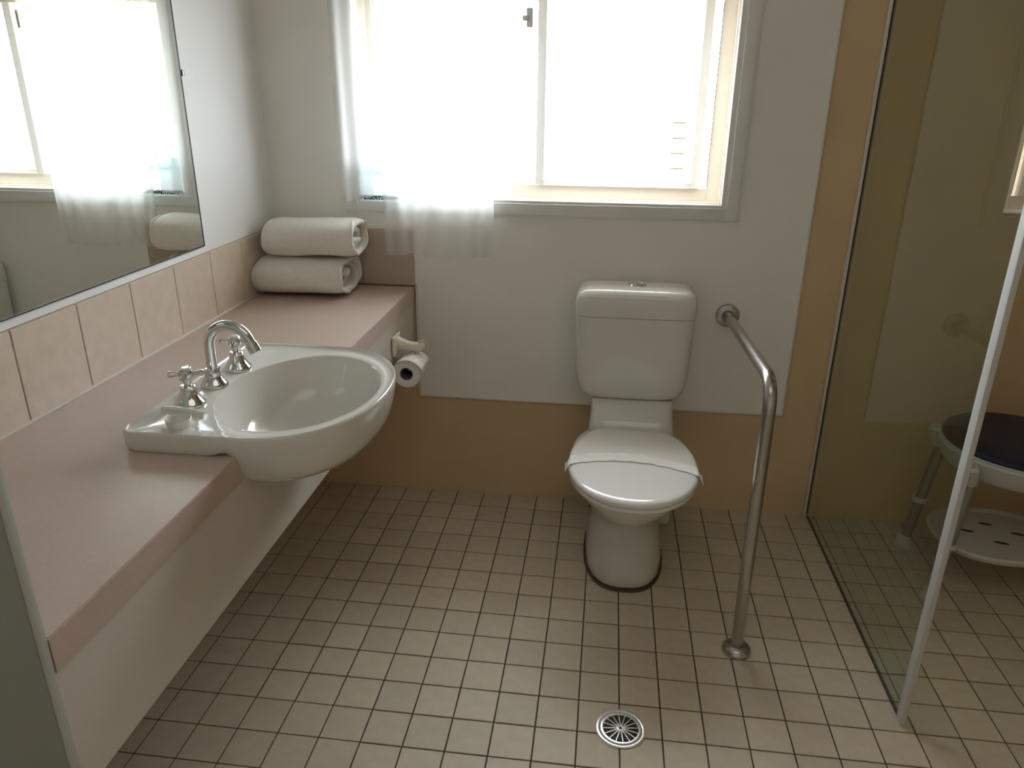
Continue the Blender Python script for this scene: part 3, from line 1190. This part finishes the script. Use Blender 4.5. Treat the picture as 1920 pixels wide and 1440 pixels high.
# paper strip round the lid
band = empty('paper_strip', (SC, 0.27, 0.40))
tag(band, 'crinkled white hygiene paper strip wrapped across the toilet lid', 'paper strip')
off = band.matrix_world.translation
bm = bmesh.new()
N = 60
v = []
for i in range(N + 1):
    u = -1 + 2 * i / N
    x = u * 0.1915
    edge = sm(0.935, 1.0, abs(u))
    yc = 0.252 + 0.050 * (1 - u * u) - 0.012 * u
    w = 0.026 + 0.002 * math.sin(i * 0.8)
    row = []
    for q in range(9):
        p = -1 + 2 * q / 8
        z = 0.4292 + 0.0004 * math.cos(u * 3) - 0.0022 * u * u - edge * 0.022 + (1 - edge) * 0.0007 * (
            noise.noise(Vector((i * 0.35, q * 0.8, 3))) + 1)
        if q in (2, 6):
            z += 0.0012 * (1 - edge)
        if q == 8 or q == 0:
            z += 0.0008 * (0.5 + noise.noise(Vector((i * 0.5, q, 9))))
        row.append(bm.verts.new(Vector((SC + x, yc + p * w + 0.002 * noise.noise(Vector((i * 0.3, 0, q * 0.2))), z)) - off))
    v.append(row)
for a, b in zip(v, v[1:]):
    for q in range(8):
        bm.faces.new((a[q], a[q + 1], b[q + 1], b[q]))
o = bm_obj('strip', bm, 'paper', band, sharp=180)
so = o.modifiers.new('thick', 'SOLIDIFY')
so.thickness = 0.0004
for sx in (-1, 1):
    bm = bmesh.new()
    x = SC + sx * 0.1905
    yc = 0.252 - 0.012 * sx
    rr = [[Vector((x + sx * 0.0035 * math.sin(t * 3), yc - 0.024 + 0.012 * q, 0.4095 - 0.011 * t + 0.002 * math.sin(q * 2 + t * 3))) - off for q in
           range(5)] for t in (0, 0.33, 0.66, 1.0)]
    vv = [[bm.verts.new(p) for p in r] for r in rr]
    for a, b in zip(vv, vv[1:]):
        for q in range(4):
            bm.faces.new((a[q], a[q + 1], b[q + 1], b[q]))
    o = bm_obj('turned_end', bm, 'paper', band, sharp=180)
    so = o.modifiers.new('thick', 'SOLIDIFY')
    so.thickness = 0.0005

# ------------------------------------------------------------------ grab rail
GX = 0.317
rail = empty('grab_rail', (GX, 0.05, 0))
tag(rail, 'stainless steel grab rail from the back wall down to the floor', 'grab rail')
off = rail.matrix_world.translation
WY = YB - PT - 0.0004
bm = bmesh.new()
pts = fillet([(GX, WY - 0.002, 0.733), (GX, 0.052, 0.776), (GX, 0.046, 0.3), (GX, 0.036, 0.004)], 0.075, 12)
tube(bm, [p - off for p in pts], 0.0162, 24)
bm_obj('bar', bm, 'steel', rail)
bm = bmesh.new()
c = Vector((GX, WY, 0.733)) - off
lathe(bm, [(0.039, 0.0), (0.039, -0.004), (0.036, -0.009), (0.028, -0.012), (0.0205, -0.013), (0.0180, -0.010)], 36, c, 'Y', cap0=True, cap1=True)
bm_obj('wall_flange', bm, 'steel', rail)
bm = bmesh.new()
c = Vector((GX, 0.036, 0.0006)) - off
lathe(bm, [(0.0395, 0.0), (0.0395, 0.004), (0.037, 0.012), (0.030, 0.019), (0.0215, 0.0225), (0.0175, 0.019)], 36, c, cap0=True, cap1=True)
bm_obj('floor_flange', bm, 'steel', rail)

# ------------------------------------------------------------------ floor drain
dr = empty('floor_drain', (DRAIN[0], DRAIN[1], 0.0006))
tag(dr, 'round chrome floor drain grate with radial bars', 'drain')
bm = bmesh.new()
lathe(bm, [(0.0592, 0.0), (0.0588, 0.002), (0.0570, 0.0028), (0.0510, 0.0028), (0.0498, 0.0020), (0.0495, 0.0004)], 48)
bm_obj('rim', bm, 'drain_metal', dr)
bm = bmesh.new()
lathe(bm, [(0.0486, 0.0004), (0.0484, 0.0026), (0.0470, 0.0031), (0.0425, 0.0028), (0.0412, 0.0010)], 48)
bm_obj('inner_ring', bm, 'drain_metal', dr)
bm = bmesh.new()
lathe(bm, [(0.0495, 0.0003), (0.0005, 0.0003)], 40)
bm_obj('drain_hole', bm, 'drain_dark', dr)
bm = bmesh.new()
lathe(bm, [(0.0100, 0.0012), (0.0098, 0.0024), (0.0070, 0.0030), (0.0035, 0.0026)], 20, cap0=True)
bm_obj('hub', bm, 'drain_metal', dr)
bm = bmesh.new()
lathe(bm, [(0.0034, 0.0027), (0.0030, 0.0036), (0.0005, 0.0040)], 12, cap0=True)
bm_obj('screw', bm, 'dark_seal', dr)
for k in range(16):
    a = 2 * math.pi * (k + 0.3) / 16
    d = Vector((math.cos(a), math.sin(a), 0))
    w = Vector((-d.y, d.x, 0))
    lo = []
    for r, hw in ((0.0085, 0.0021), (0.030, 0.0016), (0.0430, 0.0012)):
        p = d * r
        lo.append([p - w * hw + Vector((0, 0, 0.0010)), p + w * hw + Vector((0, 0, 0.0010)),
                   p + w * hw * 0.6 + Vector((0, 0, 0.0030)), p - w * hw * 0.6 + Vector((0, 0, 0.0030))])
    bm = bmesh.new()
    loft(bm, lo)
    bm_obj('grate_bar', bm, 'drain_metal', dr)

# ------------------------------------------------------------------ shower screen
scr = empty('shower_screen', (0.675, 0.31, 0))
tag(scr, 'fixed glass shower screen with white edge post', 'shower screen')
GXs = 0.676
box_obj('glass_pane', 'screen_glass', GXs - 0.003, GXs + 0.003, -0.151, YB - 0.001, 0.006, 2.05, 0, scr)
box_obj('edge_post', 'alu_white', GXs - 0.0065, GXs + 0.0065, -0.181, -0.1515, 0.0012, 2.07, 0.003, scr)
box_obj('wall_channel', 'bead', GXs - 0.016, GXs - 0.0065, YB - 0.014, YB - 0.0008, 0.002, 2.05, 0.002, scr)
bm = bmesh.new()
off = scr.matrix_world.translation
fbox(bm, off, GXs - 0.0062, GXs - 0.0034, YB - 0.015, YB - 0.0008, 0.012, 2.05)
fbox(bm, off, GXs - 0.0036, GXs + 0.0036, -0.151, YB - 0.0142, 0.0012, 0.0058)
bm_obj('dark_gasket', bm, 'dark_seal', scr, smooth=False)

# ------------------------------------------------------------------ shower stool
SX, SY = 1.150, 0.500
st = empty('shower_stool', (SX, SY, 0))
tag(st, 'round shower stool with navy seat pad and white lower shelf', 'stool')
bm = bmesh.new()
lathe(bm, [(0.196, 0.456), (0.204, 0.460), (0.206, 0.466), (0.203, 0.473), (0.192, 0.478), (0.12, 0.480), (0.03, 0.4802), (0.001, 0.4802)], 64, cap0=True)
bm_obj('seat_pad', bm, 'cushion', st)
bm = bmesh.new()
lathe(bm, [(0.2055, 0.4548), (0.2075, 0.4560), (0.2075, 0.4588), (0.2045, 0.4600)], 64)
bm_obj('piping', bm, 'alu_white', st)
bm = bmesh.new()
lathe(bm, [(0.10, 0.452), (0.202, 0.4555), (0.208, 0.4535), (0.211, 0.447), (0.206, 0.425), (0.197, 0.398), (0.190, 0.390), (0.184, 0.392),
           (0.188, 0.42), (0.10, 0.44)], 64)
bm_obj('seat_shell', bm, 'stool_plastic', st)
legs = [(-0.196, 0.146), (-0.216, -0.146), (0.200, 0.146), (0.220, -0.146)]
for lx, ly in legs:
    tx, ty = lx * 0.80, ly * 0.86
    # corner ear of the seat shell
    bm = bmesh.new()
    ang = math.atan2(ly, lx)
    dd = Vector((math.cos(ang), math.sin(ang), 0))
    tube(bm, [Vector((tx, ty, 0.384)), Vector((tx, ty, 0.40)) + dd * 0.01, Vector((tx, ty, 0.436)) + dd * 0.022,
              Vector((tx, ty, 0.444)) + dd * 0.022], [0.018, 0.022, 0.025, 0.019], 18)
    bm_obj('corner_ear', bm, 'stool_plastic', st)
    bm = bmesh.new()
    tube(bm, [Vector((tx, ty, 0.385)), Vector((tx + (lx - tx) * 0.95, ty + (ly - ty) * 0.95, 0.022))], 0.0165, 18)
    leg = bm_obj('leg', bm, 'stool_leg', st)
    bm = bmesh.new()
    lathe(bm, [(0.030, 0.0008), (0.030, 0.006), (0.024, 0.020), (0.0195, 0.040), (0.0168, 0.042)], 20, (lx, ly, 0), cap0=True, cap1=True)
    bm_obj('rubber_foot', bm, 'rubber', leg)
    t = 0.56
    cx, cy = tx + (lx - tx) * t, ty + (ly - ty) * t
    bm = bmesh.new()
    lathe(bm, [(0.0170, 0.176), (0.025, 0.177), (0.026, 0.184), (0.024, 0.190), (0.0170, 0.191)], 20, (cx, cy, 0))
    bm_obj('leg_collar', bm, 'stool_plastic', st)
# lower shelf with finger slots
bm = bmesh.new()
loft(bm, [[Vector((p.x, p.y, z)) for p in supell(0, 0.0, a, b, 2.5, z, 72)] for a, b, z in
          [(0.160, 0.138, 0.130), (0.176, 0.150, 0.132), (0.184, 0.156, 0.140), (0.185, 0.157, 0.148), (0.180, 0.153, 0.154),
           (0.172, 0.146, 0.152), (0.165, 0.140, 0.1465), (0.05, 0.04, 0.146)]])
shelf = bm_obj('shelf', bm, 'stool_plastic', st)
for k, (px, py) in enumerate([(-0.075, 0.015), (0.0, -0.045), (0.075, 0.015), (0.0, 0.065)]):
    bm = bmesh.new()
    loft(bm, [[Vector((px + q.x, py + q.y, 0.1455)) for q in supell(0, 0, 0.021, 0.006, 2, 0, 20, -0.25)],
              [Vector((px + q.x, py + q.y, 0.1472)) for q in supell(0, 0, 0.020, 0.005, 2, 0, 20, -0.25)]])
    bm_obj('slot', bm, 'drain_dark', shelf)

# ------------------------------------------------------------------ sheer curtain
cur = empty('sheer_curtain', (-0.70, 0.735, 1.80))
tag(cur, 'sheer white curtain drawn to the left half of the window', 'curtain')
off = cur.matrix_world.translation


def curtain(name, x0, x1, z1, zb, yb, seed, nx=150, nz=40, amp=0.006, freq=48.0, flare=0.0):
    bm = bmesh.new()
    rows = []
    for i in range(nx + 1):
        u = i / nx
        col = []
        for k in range(nz + 1):
            w = k / nz
            zbot = zb(u)
            z = z1 + (zbot - z1) * w
            x = x0 + (x1 - x0) * u + flare * w * u
            ph = x * freq + seed + 0.8 * math.sin(x * 17 + seed) + 0.25 * math.sin(z * 5)
            a = amp * (0.6 + 0.4 * math.sin(x * 9 + seed * 2))
            y = yb + a * math.sin(ph) + 0.004 * math.sin(ph * 2.3 + 1) - 0.012 * w
            col.append(bm.verts.new(Vector((x, y, z)) - off))
        rows.append(col)
    for a, b in zip(rows, rows[1:]):
        for k in range(nz):
            bm.faces.new((a[k], a[k + 1], b[k + 1], b[k]))
    return bm_obj(name, bm, 'sheer', cur, sharp=180)


curtain('main_drop', -0.818, -0.452, 1.80, lambda u: 0.905 + 0.012 * sm(0.15, 0.3, u) - 0.016 * sm(0.33, 0.4, u) + 0.006 * u, 0.752, 1.3, flare=-0.004)
curtain('side_drop', -0.962, -0.848, 1.80, lambda u: 1.075 + 0.02 * u, 0.752, 4.1, nx=50)
bm = bmesh.new()
tube(bm, [Vector((-0.99, 0.752, 1.805)) - off, Vector((-0.25, 0.752, 1.805)) - off], 0.007, 12)
bm_obj('curtain_rod', bm, 'alu_white', cur)

# printed notice in the lower left corner of the window
nt_ = box_obj('window_notice', 'notice', -0.905, -0.772, YB - PT - 0.0166, YB - PT - 0.0158, 1.074, 1.204)
tag(nt_, 'small printed sheet with pale blue picture at the lower left of the window', 'notice')
